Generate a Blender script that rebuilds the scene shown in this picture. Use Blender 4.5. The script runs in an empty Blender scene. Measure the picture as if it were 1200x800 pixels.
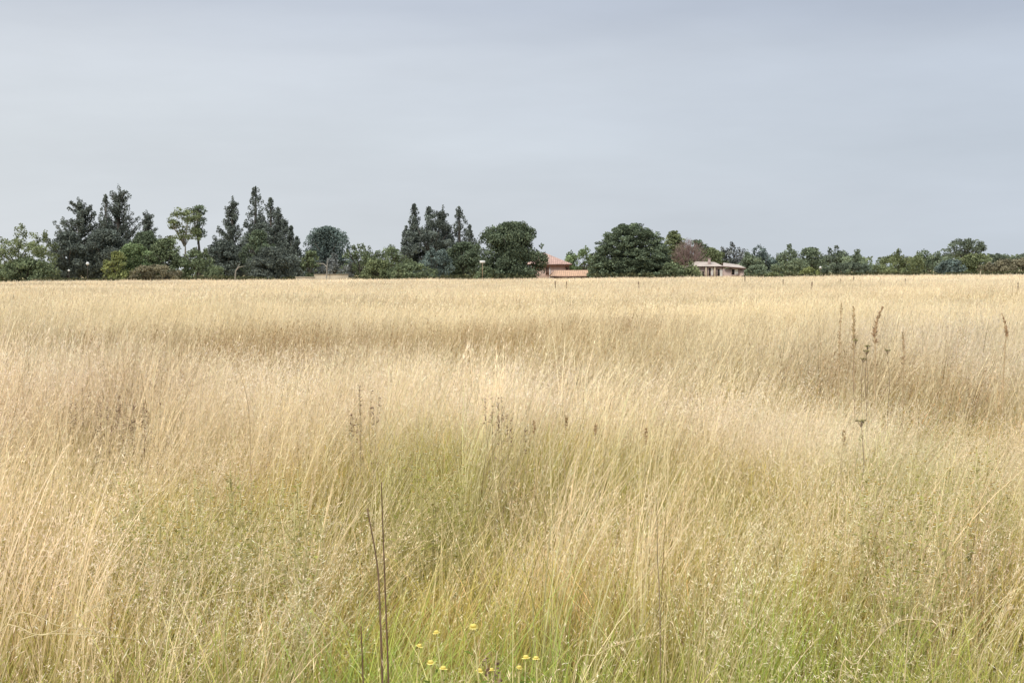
import bpy, math, random
import numpy as np
from mathutils import Vector
R = math.radians
rng = np.random.default_rng(7)
random.seed(7)
sc = bpy.context.scene
COL = sc.collection

# ------------------------------------------------------------------ camera
F = 1648.0            # focal length in pixels of the 1200 px wide photograph
CAMZ = 1.65
YH = 319.5            # horizon row at the picture's centre
ROLL = 0.38
cam = bpy.data.cameras.new("camera"); co = bpy.data.objects.new("camera", cam); COL.objects.link(co)
cam.lens = 36 * F / 1200; cam.sensor_width = 36; cam.clip_end = 12000; cam.clip_start = 0.05
pitch = math.atan((400 - YH) / F)
co.location = (0, 0, CAMZ)
co.rotation_mode = 'QUATERNION'
from mathutils import Euler, Quaternion
q = Euler((R(90) - pitch, 0, 0)).to_quaternion() @ Quaternion((0, 0, 1), R(ROLL) * -1)
co.rotation_quaternion = q
sc.camera = co

def yh(px): return YH - (px - 600) * math.tan(R(ROLL))
def X(px, Y): return (px - 600) / F * Y
def Z(px, py, Y): return CAMZ - (py - yh(px)) / F * Y
def Yat(px, py, z): return (CAMZ - z) * F / max(1.0, py - yh(px))

# ------------------------------------------------------------------ helpers
def tag(o, label=None, cat=None, group=None, kind=None):
    if label: o['label'] = label
    if cat: o['category'] = cat
    if group: o['group'] = group
    if kind: o['kind'] = kind
    return o

def empty(name, loc, rz=0):
    o = bpy.data.objects.new(name, None); COL.objects.link(o)
    o.location = loc; o.rotation_euler = (0, 0, rz); o.empty_display_size = .2
    return o

class Q:
    """collects quads with a colour per vertex"""
    def __init__(s): s.v = []; s.c = []; s.f = []; s.n = 0
    def add(s, v, f, c):
        v = np.asarray(v, dtype=np.float32).reshape(-1, 3)
        c = np.asarray(c, dtype=np.float32)
        if c.ndim == 1: c = np.repeat(c[None, :3], len(v), 0)
        s.v.append(v); s.c.append(c[:, :3]); s.f.append(np.asarray(f, dtype=np.int32).reshape(-1, 4) + s.n); s.n += len(v)
    def arrays(s):
        return np.concatenate(s.v), np.concatenate(s.f), np.concatenate(s.c)
    def build(s, name, mat, parent=None, smooth=False):
        v, f, c = s.arrays()
        o = mesh_obj(name, v, f, c, mat, smooth)
        if parent: o.parent = parent
        return o

def mesh_data(name, v, f, c=None, extra_pts=0):
    me = bpy.data.meshes.new(name)
    me.vertices.add(len(v)); me.vertices.foreach_set('co', np.ascontiguousarray(v, dtype=np.float32).ravel())
    me.loops.add(len(f) * 4); me.loops.foreach_set('vertex_index', np.ascontiguousarray(f, dtype=np.int32).ravel())
    me.polygons.add(len(f))
    me.polygons.foreach_set('loop_start', np.arange(len(f), dtype=np.int32) * 4)
    if c is not None:
        a = me.attributes.new('tone', 'FLOAT_COLOR', 'POINT')
        cc = np.ones((len(v), 4), dtype=np.float32); cc[:, :3] = c
        a.data.foreach_set('color', cc.ravel())
    me.update(calc_edges=True)
    return me

def mesh_obj(name, v, f, c, mat, smooth=False):
    me = mesh_data(name, v, f, c)
    me.materials.append(mat)
    if smooth: me.polygons.foreach_set('use_smooth', [True] * len(me.polygons))
    o = bpy.data.objects.new(name, me); COL.objects.link(o)
    return o

BOXF = [(0,3,2,1),(4,5,6,7),(0,1,5,4),(1,2,6,5),(2,3,7,6),(3,0,4,7)]
def box(qm, x0, x1, y0, y1, z0, z1, c=(1,1,1)):
    qm.add([(x0,y0,z0),(x1,y0,z0),(x1,y1,z0),(x0,y1,z0),(x0,y0,z1),(x1,y0,z1),(x1,y1,z1),(x0,y1,z1)], BOXF, c)

def tube(qm, pts, radii, c=(1,1,1), sides=6):
    pts = [Vector(p) for p in pts]; vs = []
    for i, p in enumerate(pts):
        d = (pts[min(i+1, len(pts)-1)] - pts[max(i-1, 0)]).normalized()
        a = d.cross(Vector((0, 1, 0.13))).normalized(); b = d.cross(a)
        for k in range(sides):
            t = 2*math.pi*k/sides
            vs.append(p + (a*math.cos(t) + b*math.sin(t)) * radii[i])
    fs = []
    for i in range(len(pts)-1):
        for k in range(sides):
            fs.append((i*sides+k, i*sides+(k+1) % sides, (i+1)*sides+(k+1) % sides, (i+1)*sides+k))
    n = len(vs)
    vs.append(pts[-1] + (pts[-1]-pts[-2]).normalized()*radii[-1]*.5)
    for k in range(0, sides, 2):
        fs.append(((len(pts)-1)*sides+k, (len(pts)-1)*sides+(k+1) % sides, (len(pts)-1)*sides+(k+2) % sides, n))
    qm.add([tuple(v) for v in vs], fs, c)

# ------------------------------------------------------------------ materials
def nodemat(name):
    m = bpy.data.materials.new(name); m.use_nodes = True
    nt = m.node_tree; nt.nodes.clear()
    return m, nt, nt.nodes, nt.links

def leafy_mat(name, transl=0.3, tint=False, rough=0.8, scale=1.0, haze=0.0):
    m, nt, N, L = nodemat(name)
    out = N.new('ShaderNodeOutputMaterial')
    at = N.new('ShaderNodeAttribute'); at.attribute_name = 'tone'
    col = at.outputs['Color']
    if tint:
        a2 = N.new('ShaderNodeAttribute'); a2.attribute_type = 'INSTANCER'; a2.attribute_name = 'tint'
        mx = N.new('ShaderNodeMix'); mx.data_type = 'RGBA'; mx.blend_type = 'MULTIPLY'; mx.inputs[0].default_value = 1
        L.new(col, mx.inputs[6]); L.new(a2.outputs['Color'], mx.inputs[7]); col = mx.outputs[2]
    d = N.new('ShaderNodeBsdfDiffuse'); t = N.new('ShaderNodeBsdfTranslucent')
    mix = N.new('ShaderNodeMixShader'); mix.inputs[0].default_value = transl
    L.new(col, d.inputs[0]); L.new(col, t.inputs[0]); L.new(d.outputs[0], mix.inputs[1]); L.new(t.outputs[0], mix.inputs[2])
    L.new(mix.outputs[0], out.inputs[0])
    return m

def rough_mat(name, col, var=0.25, scale=8.0, bump=0.2, rough=.85, vec=None, stripes=None):
    m, nt, N, L = nodemat(name)
    out = N.new('ShaderNodeOutputMaterial'); b = N.new('ShaderNodeBsdfPrincipled'); b.inputs['Roughness'].default_value = rough
    tc = N.new('ShaderNodeTexCoord'); n1 = N.new('ShaderNodeTexNoise'); n1.inputs['Scale'].default_value = scale; n1.inputs['Detail'].default_value = 8
    L.new(tc.outputs['Object'], n1.inputs['Vector'])
    cr = N.new('ShaderNodeValToRGB')
    cr.color_ramp.elements[0].position = .3; cr.color_ramp.elements[1].position = .72
    cr.color_ramp.elements[0].color = tuple(c*(1-var) for c in col) + (1,)
    cr.color_ramp.elements[1].color = tuple(min(1, c*(1+var)) for c in col) + (1,)
    L.new(n1.outputs['Fac'], cr.inputs[0]); L.new(cr.outputs[0], b.inputs['Base Color'])
    h = n1.outputs['Fac']
    if stripes:
        w = N.new('ShaderNodeTexWave'); w.bands_direction = stripes[0]; w.inputs['Scale'].default_value = stripes[1]; w.inputs['Distortion'].default_value = .3
        L.new(tc.outputs['Object'], w.inputs['Vector']); h = w.outputs['Fac']
        mm = N.new('ShaderNodeMix'); mm.data_type = 'RGBA'; mm.blend_type = 'MULTIPLY'; mm.inputs[0].default_value = .35
        L.new(cr.outputs[0], mm.inputs[6]); L.new(w.outputs['Color'], mm.inputs[7]); L.new(mm.outputs[2], b.inputs['Base Color'])
    bp = N.new('ShaderNodeBump'); bp.inputs['Strength'].default_value = bump; bp.inputs['Distance'].default_value = .03
    L.new(h, bp.inputs['Height']); L.new(bp.outputs[0], b.inputs['Normal'])
    L.new(b.outputs[0], out.inputs[0])
    return m

M_GRASS = leafy_mat('dry_grass_blades', .20, tint=True)
M_GREEN = leafy_mat('green_grass_blades', .30, tint=True)
M_LEAF = leafy_mat('tree_leaves', .18)
M_PLANT = leafy_mat('weed_leaves', .3)
M_SEEDST = rough_mat('seed_grass_stem', (.52, .38, .22), .25, 30, .1)
M_BARK = rough_mat('bark', (.085, .072, .058), .4, 3.0, .5)
M_PALEBARK = rough_mat('pale_bark', (.30, .27, .22), .3, 3.0, .5)
M_STALK = rough_mat('dry_stalk', (.16, .095, .055), .35, 30.0, .2)
M_POST = rough_mat('weathered_post', (.26, .19, .12), .4, 6.0, .4)
M_WHITE = rough_mat('white_paint', (.66, .66, .64), .08, 5.0, .05, .5)
M_PINK = rough_mat('salmon_plaster', (.56, .42, .36), .14, 1.5, .2)
M_TILE = rough_mat('terracotta_tiles', (.48, .31, .25), .25, 2.0, .5, .8, stripes=('X', 1.1))
M_ORANGE = rough_mat('orange_tiles', (.60, .37, .23), .22, 2.0, .5, .8, stripes=('X', 1.1))
M_RUIN = rough_mat('mauve_plaster', (.44, .34, .31), .28, .9, .3)
M_SHEET = rough_mat('pale_roof_sheet', (.52, .43, .36), .2, 1.2, .2, .6, stripes=('X', 1.6))
M_DARK = rough_mat('dark_opening', (.02, .018, .018), .3, 2, .1)
M_TRIM = rough_mat('dark_trim', (.14, .08, .06), .3, 4, .1)
M_CONC = rough_mat('beige_concrete', (.50, .42, .30), .15, .8, .3)

# ------------------------------------------------------------------ world
w = bpy.data.worlds.new("World"); sc.world = w; w.use_nodes = True
N = w.node_tree.nodes; L = w.node_tree.links; N.clear()
SUN_EL, SUN_AZ = R(48), R(215)
out = N.new('ShaderNodeOutputWorld'); bg = N.new('ShaderNodeBackground'); bg.inputs[1].default_value = 0.1
sky = N.new('ShaderNodeTexSky'); sky.sky_type = 'NISHITA'; sky.sun_disc = False; sky.sun_elevation = SUN_EL; sky.sun_rotation = SUN_AZ
sky.dust_density = 3
tc = N.new('ShaderNodeTexCoord')
sep = N.new('ShaderNodeSeparateXYZ'); L.new(tc.outputs['Generated'], sep.inputs[0])
# height gradient of the cloud deck: grey near the horizon, brighter overhead
gr = N.new('ShaderNodeValToRGB'); e = gr.color_ramp.elements
def srgb(r, g, b):
    f = lambda c: (c/255/12.92 if c/255 <= .04045 else ((c/255+.055)/1.055)**2.4)
    return (f(r), f(g), f(b), 1)
stops = [(0.0, srgb(208,212,215)), (.035, srgb(208,212,217)), (.09, srgb(207,212,218)), (.145, srgb(204,209,217)), (.185, srgb(192,198,209)), (.26, srgb(193,199,210)), (.5, srgb(236,238,242)), (1.0, srgb(252,252,252))]
e[0].position, e[0].color = stops[0]; e[1].position, e[1].color = stops[-1]
for p, c in stops[1:-1]:
    k = e.new(p); k.color = c
# warp the height a little by noise so the banks are uneven
mp = N.new('ShaderNodeMapping'); mp.inputs['Scale'].default_value = (1.6, 1.6, 8.5); mp.inputs['Location'].default_value = (.6, .2, .35)
L.new(tc.outputs['Generated'], mp.inputs[0])
nz = N.new('ShaderNodeTexNoise'); nz.inputs['Scale'].default_value = 1.7; nz.inputs['Detail'].default_value = 5; nz.inputs['Roughness'].default_value = .5
L.new(mp.outputs[0], nz.inputs['Vector'])
sub = N.new('ShaderNodeMath'); sub.operation = 'MULTIPLY_ADD'; sub.inputs[1].default_value = .07; sub.inputs[2].default_value = -.035
L.new(nz.outputs['Fac'], sub.inputs[0])
ad = N.new('ShaderNodeMath'); ad.operation = 'ADD'; L.new(sep.outputs['Z'], ad.inputs[0]); L.new(sub.outputs[0], ad.inputs[1])
L.new(ad.outputs[0], gr.inputs[0])
# brighter and warmer to the left, bluer to the right
lr = N.new('ShaderNodeMapRange'); lr.inputs[1].default_value = -.42; lr.inputs[2].default_value = .42
L.new(sep.outputs['X'], lr.inputs[0])
side = N.new('ShaderNodeValToRGB'); s_ = side.color_ramp.elements
s_[0].color = (1.07, 1.075, 1.06, 1); s_[1].color = (.835, .885, .95, 1)
L.new(lr.outputs[0], side.inputs[0])
m1 = N.new('ShaderNodeMix'); m1.data_type = 'RGBA'; m1.blend_type = 'MULTIPLY'; m1.inputs[0].default_value = 1
L.new(gr.outputs[0], m1.inputs[6]); L.new(side.outputs[0], m1.inputs[7])
n2 = N.new('ShaderNodeTexNoise'); n2.inputs['Scale'].default_value = 2.6; n2.inputs['Detail'].default_value = 6; n2.inputs['Roughness'].default_value = .55
mp2 = N.new('ShaderNodeMapping'); mp2.inputs['Scale'].default_value = (1.3, 1.3, 6); L.new(tc.outputs['Generated'], mp2.inputs[0]); L.new(mp2.outputs[0], n2.inputs['Vector'])
c2 = N.new('ShaderNodeMapRange'); c2.inputs[1].default_value = .3; c2.inputs[2].default_value = .7; c2.inputs[3].default_value = 9.9; c2.inputs[4].default_value = 11.2
L.new(n2.outputs['Fac'], c2.inputs[0])
vm = N.new('ShaderNodeVectorMath'); vm.operation = 'SCALE'; L.new(m1.outputs[2], vm.inputs[0])
up_ = N.new('ShaderNodeMapRange'); up_.interpolation_type = 'SMOOTHSTEP'; up_.inputs[1].default_value = .28; up_.inputs[2].default_value = .75; up_.inputs[3].default_value = 1.0; up_.inputs[4].default_value = 1.75
L.new(sep.outputs['Z'], up_.inputs[0]); mu = N.new('ShaderNodeMath'); mu.operation = 'MULTIPLY'; L.new(up_.outputs[0], mu.inputs[0]); L.new(c2.outputs[0], mu.inputs[1])
L.new(mu.outputs[0], vm.inputs['Scale'])
mx = N.new('ShaderNodeMix'); mx.data_type = 'RGBA'; mx.inputs[0].default_value = .96
L.new(sky.outputs[0], mx.inputs[6]); L.new(vm.outputs[0], mx.inputs[7]); L.new(mx.outputs[2], bg.inputs[0]); L.new(bg.outputs[0], out.inputs[0])

sl = bpy.data.lights.new('sun', 'SUN'); sl.energy = 2.1; sl.angle = R(12); sl.color = (1, .96, .9)
so = bpy.data.objects.new('sun', sl); COL.objects.link(so)
sd = Vector((math.sin(SUN_AZ)*math.cos(SUN_EL), math.cos(SUN_AZ)*math.cos(SUN_EL), math.sin(SUN_EL)))
so.rotation_euler = sd.to_track_quat('Z', 'Y').to_euler()

sc.view_settings.view_transform = 'Standard'; sc.view_settings.look = 'None'; sc.view_settings.exposure = 0
sc.cycles.max_bounces = 8; sc.cycles.diffuse_bounces = 5; sc.cycles.transmission_bounces = 5

# ------------------------------------------------------------------ value noise in numpy
_G = np.random.default_rng(3).random((64, 64))
def vnoise(x, y):
    x = np.asarray(x, float); y = np.asarray(y, float)
    xi = np.floor(x).astype(int); yi = np.floor(y).astype(int); fx = x - xi; fy = y - yi
    fx = fx*fx*(3-2*fx); fy = fy*fy*(3-2*fy)
    g = lambda a, b: _G[a % 64, b % 64]
    return (g(xi,yi)*(1-fx)+g(xi+1,yi)*fx)*(1-fy) + (g(xi,yi+1)*(1-fx)+g(xi+1,yi+1)*fx)*fy
def fbm(x, y): return (vnoise(x, y) + .5*vnoise(2.1*x+9, 2.1*y+5) + .25*vnoise(4.3*x+3, 4.3*y+17))/1.75

def ground_h(x, y):
    a = np.clip((60 - y)/50, 0, 1)
    b = np.clip((y - 70)/60, 0, 1)*np.clip((260 - y)/40, 0, 1)
    return (fbm(x/3.1+7, y/3.1) - .5) * .16 * a + (fbm(x/26+2, y/34+9) - .5) * .42 * b

# ------------------------------------------------------------------ ground
gx = np.concatenate([[-4000, -1200, -400, -160], np.linspace(-125, 125, 251), [160, 400, 1200, 4000]])
gy = np.concatenate([[-2000, -200, -20], np.linspace(0, 60, 121), np.linspace(65, 265, 41), [400, 1200, 6000]])
GX, GY = np.meshgrid(gx, gy); GZ = ground_h(GX, GY) * (np.abs(GX) < 126)
v = np.stack([GX, GY, GZ], -1).reshape(-1, 3); nx = len(gx)
idx = np.arange(len(gy)*nx).reshape(len(gy), nx)
f = np.stack([idx[:-1,:-1], idx[:-1,1:], idx[1:,1:], idx[1:,:-1]], -1).reshape(-1, 4)
m, nt, N, L = nodemat('field_soil')
o_ = N.new('ShaderNodeOutputMaterial'); d = N.new('ShaderNodeBsdfDiffuse'); g = N.new('ShaderNodeNewGeometry')
n1 = N.new('ShaderNodeTexNoise'); n1.inputs['Scale'].default_value = 14; n1.inputs['Detail'].default_value = 8
n3 = N.new('ShaderNodeTexNoise'); n3.inputs['Scale'].default_value = .06; n3.inputs['Detail'].default_value = 6
L.new(g.outputs['Position'], n1.inputs['Vector']); L.new(g.outputs['Position'], n3.inputs['Vector'])
cr = N.new('ShaderNodeValToRGB'); cr.color_ramp.elements[0].color = (.15, .14, .05, 1); cr.color_ramp.elements[1].color = (.34, .30, .13, 1)
cr.color_ramp.elements[0].position = .3; cr.color_ramp.elements[1].position = .7
L.new(n1.outputs['Fac'], cr.inputs[0])
cf = N.new('ShaderNodeValToRGB'); cf.color_ramp.elements[0].color = (.50, .39, .22, 1); cf.color_ramp.elements[1].color = (.62, .50, .30, 1)
cf.color_ramp.elements[0].position = .35; cf.color_ramp.elements[1].position = .65
L.new(n3.outputs['Fac'], cf.inputs[0])
sp = N.new('ShaderNodeSeparateXYZ'); L.new(g.outputs['Position'], sp.inputs[0])
mr = N.new('ShaderNodeMapRange'); mr.inputs[1].default_value = 15; mr.inputs[2].default_value = 60; L.new(sp.outputs['Y'], mr.inputs[0])
mm = N.new('ShaderNodeMix'); mm.data_type = 'RGBA'; L.new(mr.outputs[0], mm.inputs[0]); L.new(cr.outputs[0], mm.inputs[6]); L.new(cf.outputs[0], mm.inputs[7])
L.new(mm.outputs[2], d.inputs[0]); L.new(d.outputs[0], o_.inputs[0])
tag(mesh_obj('ground', v, f, None, m, True), kind='structure')

# ------------------------------------------------------------------ grass tufts
def ribbons(qm, n, rad, h, width, lean, bend, colf, K=4, wind=1.0, wid_pow=1.4):
    """n blades; returns a function giving points on each blade"""
    a = rng.random(n)*2*np.pi; r = rad*np.sqrt(rng.random(n))
    bx, by = r*np.cos(a), r*np.sin(a)
    H = h[0] + (h[1]-h[0])*rng.random(n)
    la = rng.normal(0, .75, n)                        # mostly towards +x (down wind)
    la = np.where(rng.random(n) < .28/wind if wind > 0 else True, rng.random(n)*2*np.pi, la)
    ln = (lean[0]+(lean[1]-lean[0])*rng.random(n))*H; bn = (bend[0]+(bend[1]-bend[0])*rng.random(n)**1.5)*H
    dx, dy = np.cos(la), np.sin(la)
    def at(t, i=None):
        if i is None:
            t = t[None, :]; ex = lambda q: q[:, None]
        else: ex = lambda q: q[i]
        off = ex(ln)*t + ex(bn)*t**2.4
        z = ex(H)*t - (ex(bn)**2/ex(H))*.45*t**3
        return ex(bx)+ex(dx)*off, ex(by)+ex(dy)*off, z
    t = np.linspace(0, 1, K+1)
    x, y, z = at(t)
    wa = rng.random(n)*np.pi; W = (width[0]+(width[1]-width[0])*rng.random(n))[:, None]*.5*(1-t[None]**wid_pow*.88)
    wx, wy = np.cos(wa)[:, None]*W, np.sin(wa)[:, None]*W*.7
    A = np.stack([x-wx, y-wy, z], -1); B = np.stack([x+wx, y+wy, z], -1)
    V = np.stack([A, B], 2).reshape(-1, 3)            # n*(K+1)*2
    b0 = np.arange(n)[:, None]*(K+1)*2 + np.arange(K)[None]*2
    Fq = np.stack([b0, b0+1, b0+3, b0+2], -1).reshape(-1, 4)
    C = colf(n, t)                                     # n,K+1,3
    C = np.repeat(C[:, :, None, :], 2, 2).reshape(-1, 3)
    qm.add(V, Fq, C)
    return at

def sprigs(qm, at, n, per, t0, t1, ln, width, spread, col, up=.6, var=.18, fan=None):
    """small spikelets around the tops of the stems"""
    i = np.repeat(np.arange(n), per); m_ = len(i)
    t = t0+(t1-t0)*rng.random(m_)
    x, y, z = at(t, i)
    a = rng.random(m_)*2*np.pi
    d = np.stack([np.cos(a)*spread+.25, np.sin(a)*spread, up+rng.normal(0, .35, m_)], -1)
    d /= np.linalg.norm(d, axis=1)[:, None]
    P = np.stack([x, y, z], -1)
    if fan:
        P = P + d*(fan*rng.random(m_)*(1.15-t))[:, None]
    l = ln[0]+(ln[1]-ln[0])*rng.random(m_)
    E = P+d*l[:, None]
    b = rng.random(m_)*2*np.pi
    s = np.stack([np.cos(b), np.sin(b)*.6, .4*np.sin(b*3)], -1)*((width[0]+(width[1]-width[0])*rng.random(m_))*.5)[:, None]
    mid = (P+E)/2
    V = np.stack([P, mid+s, E, mid-s], 1).reshape(-1, 3)
    Fq = (np.arange(m_)*4)[:, None]+np.arange(4)[None]
    C = np.asarray(col)[None]*(1+rng.normal(0, var, m_))[:, None]
    qm.add(V, Fq, np.repeat(np.clip(C, .02, .95), 4, 0))

def colramp(lo, hi, var=.15, mix=None):
    lo = np.array(lo); hi = np.array(hi)
    def fn(n, t):
        k = (t[None, :, None])**.9
        c = lo*(1-k)+hi*k
        c = c*(1+rng.normal(0, var, n))[:, None, None]
        if mix is not None:
            sel = rng.random(n) < mix[0]
            c = np.where(sel[:, None, None], (np.array(mix[1])*(.6+.4*t[None, :, None]))*(1+rng.normal(0, var, n))[:, None, None], c)
        return np.clip(c, .01, .95)
    return fn

STRAW_LO, STRAW_HI = (.44, .40, .165), (.89, .735, .475)
PINK = (.92, .78, .61)
def straw_tuft(k=1.0, n=24, rad=.16, h=(.5, .92), sp=8):
    qm = Q()
    at = ribbons(qm, n, rad, h, (.0028*k, .0054*k), (.05, .26), (.05, .55), colramp(STRAW_LO, STRAW_HI, .16, (.07, (.40, .28, .14))), 5)
    sprigs(qm, at, n, sp, .62, 1, (.012*k**.5, .030*k**.5), (.0016*k, .0034*k), .55, (.90, .75, .53), .9)
    # leaf blades on the lower half
    ribbons(qm, n, rad, (.22, .55), (.003*k, .006*k), (.1, .5), (.2, 1.0), colramp((.28, .30, .08), (.54, .48, .20), .2), 4, wind=1.2)
    return qm
def bunch_tuft(k=1.0, n=15, rad=.07, h=(.6, .98)):
    qm = Q()
    at = ribbons(qm, n, rad, h, (.0030*k, .0066*k), (.03, .17), (.05, .42), colramp((.40, .38, .14), (.94, .80, .55), .13, (.06, (.34, .24, .11))), 6, wind=3.0, wid_pow=2.2)
    sprigs(qm, at, n, 7, .70, 1, (.014*k**.5, .034*k**.5), (.0018*k, .0036*k), .4, (.84, .71, .46), 1.1)
    return qm
def haze_tuft(k=1.0, n=16, rad=.17, h=(.5, .85), sp=42):
    qm = Q()
    at = ribbons(qm, n, rad, h, (.0018*k, .003*k), (.05, .35), (.1, .6), colramp((.38, .36, .14), (.88, .735, .50), .14), 5)
    sprigs(qm, at, n, sp, .62, 1, (.009*k**.5, .022*k**.5), (.0014*k, .0027*k), 1.0, PINK, .45, .14, fan=.20)
    return qm
def green_tuft(k=1.0, n=42, rad=.17, h=(.16, .48)):
    qm = Q()
    ribbons(qm, n, rad, h, (.003*k, .0065*k), (.02, .4), (.05, .8), colramp((.23, .25, .045), (.60, .60, .19), .22, (.20, (.70, .58, .28))), 4, wind=.7)
    return qm
def brown_tuft(k=1.0, n=20, rad=.15, h=(.5, .85)):
    qm = Q()
    at = ribbons(qm, n, rad, h, (.003*k, .005*k), (.0, .25), (.0, .3), colramp((.32, .25, .11), (.56, .43, .26), .2), 4)
    sprigs(qm, at, n, 12, .5, 1, (.012*k**.5, .03*k**.5), (.003*k, .006*k), .5, (.50, .37, .22), .8, .25)
    return qm

def scatter(name, label, cat, variants, pts, rot, scl, tint, vid, mat):
    """one object: tuft shapes plus loose points, instanced by its own geometry nodes"""
    V, Fq, C, A = [], [], [], []; n = 0
    for k, qm in enumerate(variants):
        v, f, c = qm.arrays(); V.append(v); Fq.append(f+n); C.append(c); A.append(np.full(len(v), k)); n += len(v)
    nv = n; P = np.asarray(pts, dtype=np.float32)
    allv = np.concatenate(V+[P]); me = mesh_data(name, allv, np.concatenate(Fq), np.concatenate(C+[np.ones((len(P), 3))]))
    def attr(nm, ty, dat, key='value'):
        a = me.attributes.new(nm, ty, 'POINT'); a.data.foreach_set(key, np.ascontiguousarray(dat).ravel())
    attr('vid', 'INT', np.concatenate(A+[np.asarray(vid)+1000]).astype(np.int32))
    z1 = np.zeros((nv, 3), np.float32)
    attr('rot', 'FLOAT_VECTOR', np.concatenate([z1, rot]).astype(np.float32), 'vector')
    attr('scl', 'FLOAT_VECTOR', np.concatenate([z1, scl]).astype(np.float32), 'vector')
    tt = np.ones((nv+len(P), 4), np.float32); tt[nv:, :3] = tint
    attr('tint', 'FLOAT_COLOR', tt, 'color')
    me.materials.append(mat)
    o = bpy.data.objects.new(name, me); COL.objects.link(o)
    tag(o, label, cat, kind='stuff')
    ng = bpy.data.node_groups.new(name+'_spread', 'GeometryNodeTree')
    ng.interface.new_socket('Geometry', in_out='INPUT', socket_type='NodeSocketGeometry')
    ng.interface.new_socket('Geometry', in_out='OUTPUT', socket_type='NodeSocketGeometry')
    N = ng.nodes; L = ng.links
    gi = N.new('NodeGroupInput'); go = N.new('NodeGroupOutput'); jn = N.new('GeometryNodeJoinGeometry')
    def named(nm, ty):
        a = N.new('GeometryNodeInputNamedAttribute'); a.data_type = ty; a.inputs['Name'].default_value = nm; return a.outputs['Attribute']
    vidn = named('vid', 'INT'); rn = named('rot', 'FLOAT_VECTOR'); sn = named('scl', 'FLOAT_VECTOR')
    for k in range(len(variants)):
        def sel(val):
            cmp_ = N.new('FunctionNodeCompare'); cmp_.data_type = 'INT'; cmp_.operation = 'EQUAL'; cmp_.inputs[3].default_value = val
            L.new(vidn, cmp_.inputs[2])
            s = N.new('GeometryNodeSeparateGeometry'); s.domain = 'POINT'
            L.new(gi.outputs[0], s.inputs[0]); L.new(cmp_.outputs[0], s.inputs['Selection']); return s.outputs[0]
        ip = N.new('GeometryNodeInstanceOnPoints')
        L.new(sel(1000+k), ip.inputs['Points']); L.new(sel(k), ip.inputs['Instance'])
        L.new(rn, ip.inputs['Rotation']); L.new(sn, ip.inputs['Scale']); L.new(ip.outputs[0], jn.inputs[0])
    L.new(jn.outputs[0], go.inputs[0])
    md = o.modifiers.new('spread', 'NODES'); md.node_group = ng
    return o

# patches of the field, given as picture spots turned into ground ellipses
def patch(px, py, rpx, rpy, z=.6):
    Y = Yat(px, py, z); Y2 = Yat(px, py+rpy, z); Y1 = Yat(px, py-rpy, z)
    return X(px, Y), Y, rpx/F*Y, max(.3, (Y1-Y2)/2)
def pmask(P, x, y, soft=1.0):
    m_ = np.zeros(len(x))
    for (cx, cy, rx, ry), s in P:
        dd = ((x-cx)/rx)**2+((y-cy)/ry)**2
        m_ = np.maximum(m_, s*np.exp(-dd*soft))
    return m_
BROWN = [(patch(60,396,200,10,.75), .9), (patch(300,397,160,12,.75), .9), (patch(520,390,160,8,.75), .8), (patch(700,388,120,7), .6), (patch(640,425,110,14), .6), (patch(880,435,120,10), .3), (patch(770,420,80,14), .3),
         (patch(150,475,70,26), .9), (patch(1040,440,60,25), .5), (patch(420,470,24,22), .6), (patch(720,650,130,20), .15), (patch(900,385,60,6), .5)]
GREENP = [(patch(240,575,130,26), .95), (patch(490,535,100,30), .85), (patch(530,575,60,30), .6), (patch(1090,540,120,40), .9), (patch(860,560,70,36), .5), (patch(700,520,120,22), .5),
          (patch(450,700,60,60,.4), .9), (patch(620,750,180,60,.4), .8), (patch(930,740,170,70,.4), 1), (patch(400,780,120,50,.3), 1), (patch(200,790,120,30,.3), .5), (patch(1180,760,60,40,.4), .8), (patch(30,540,60,20), .35)]
PALE = [(patch(*a, .82), w_) for a, w_ in (((60,440,170,30), .9), ((300,420,120,26), .6), ((560,455,150,30), 1), ((980,470,110,34), .9), ((1130,400,130,20), .7), ((60,600,140,26), 1), ((230,618,120,26), .9), ((370,620,70,24), .6),
        ((640,585,110,34), .9), ((760,590,110,34), 1), ((860,600,80,36), .9), ((960,575,70,30), .7), ((1150,575,70,26), .8), ((840,455,90,20), .6), ((430,610,50,24), .5))]

def field_pts(y0, y1, dens, marg=2.2, slope=.47):
    y = np.sqrt(y0**2+(y1**2-y0**2)*rng.random(int((y1**2-y0**2)*slope*dens + 2*marg*(y1-y0)*dens)))
    y = y0+(y1-y0)*rng.random(len(y)) if y1-y0 < 3 else y
    hw = slope*y+marg
    x = (rng.random(len(y))*2-1)*hw
    return x, y

def tints(x, y, base_var=.12):
    n = len(x)
    big = fbm(x/6+3, y/9); fine = fbm(x/1.2, y/1.2+40)
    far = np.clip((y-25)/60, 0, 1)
    b = 1+(big-.5)*.32+(fine-.5)*.22*(1-far)+rng.normal(0, base_var, n)
    T = np.stack([b, b*.975, b*.965], 1)*.99
    br = pmask(BROWN, x, y); gn = pmask(GREENP, x, y); pl = pmask(PALE, x, y)
    T *= (1-br[:, None]*(np.array([.30, .36, .45])))
    T *= (1-gn[:, None]*(np.array([.26, .12, .34])))
    T *= (1+pl[:, None]*(np.array([.12, .13, .24])))
    # long faint streaks far out
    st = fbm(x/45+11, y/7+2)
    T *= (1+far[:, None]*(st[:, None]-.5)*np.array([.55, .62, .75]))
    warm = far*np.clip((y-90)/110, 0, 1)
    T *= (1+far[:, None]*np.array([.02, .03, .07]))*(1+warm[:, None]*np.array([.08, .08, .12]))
    nr = np.clip((12-y)/6, 0, 1)[:, None]; T *= (1+nr*np.array([.07, .0, -.04]))
    return T, br, gn, pl

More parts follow.
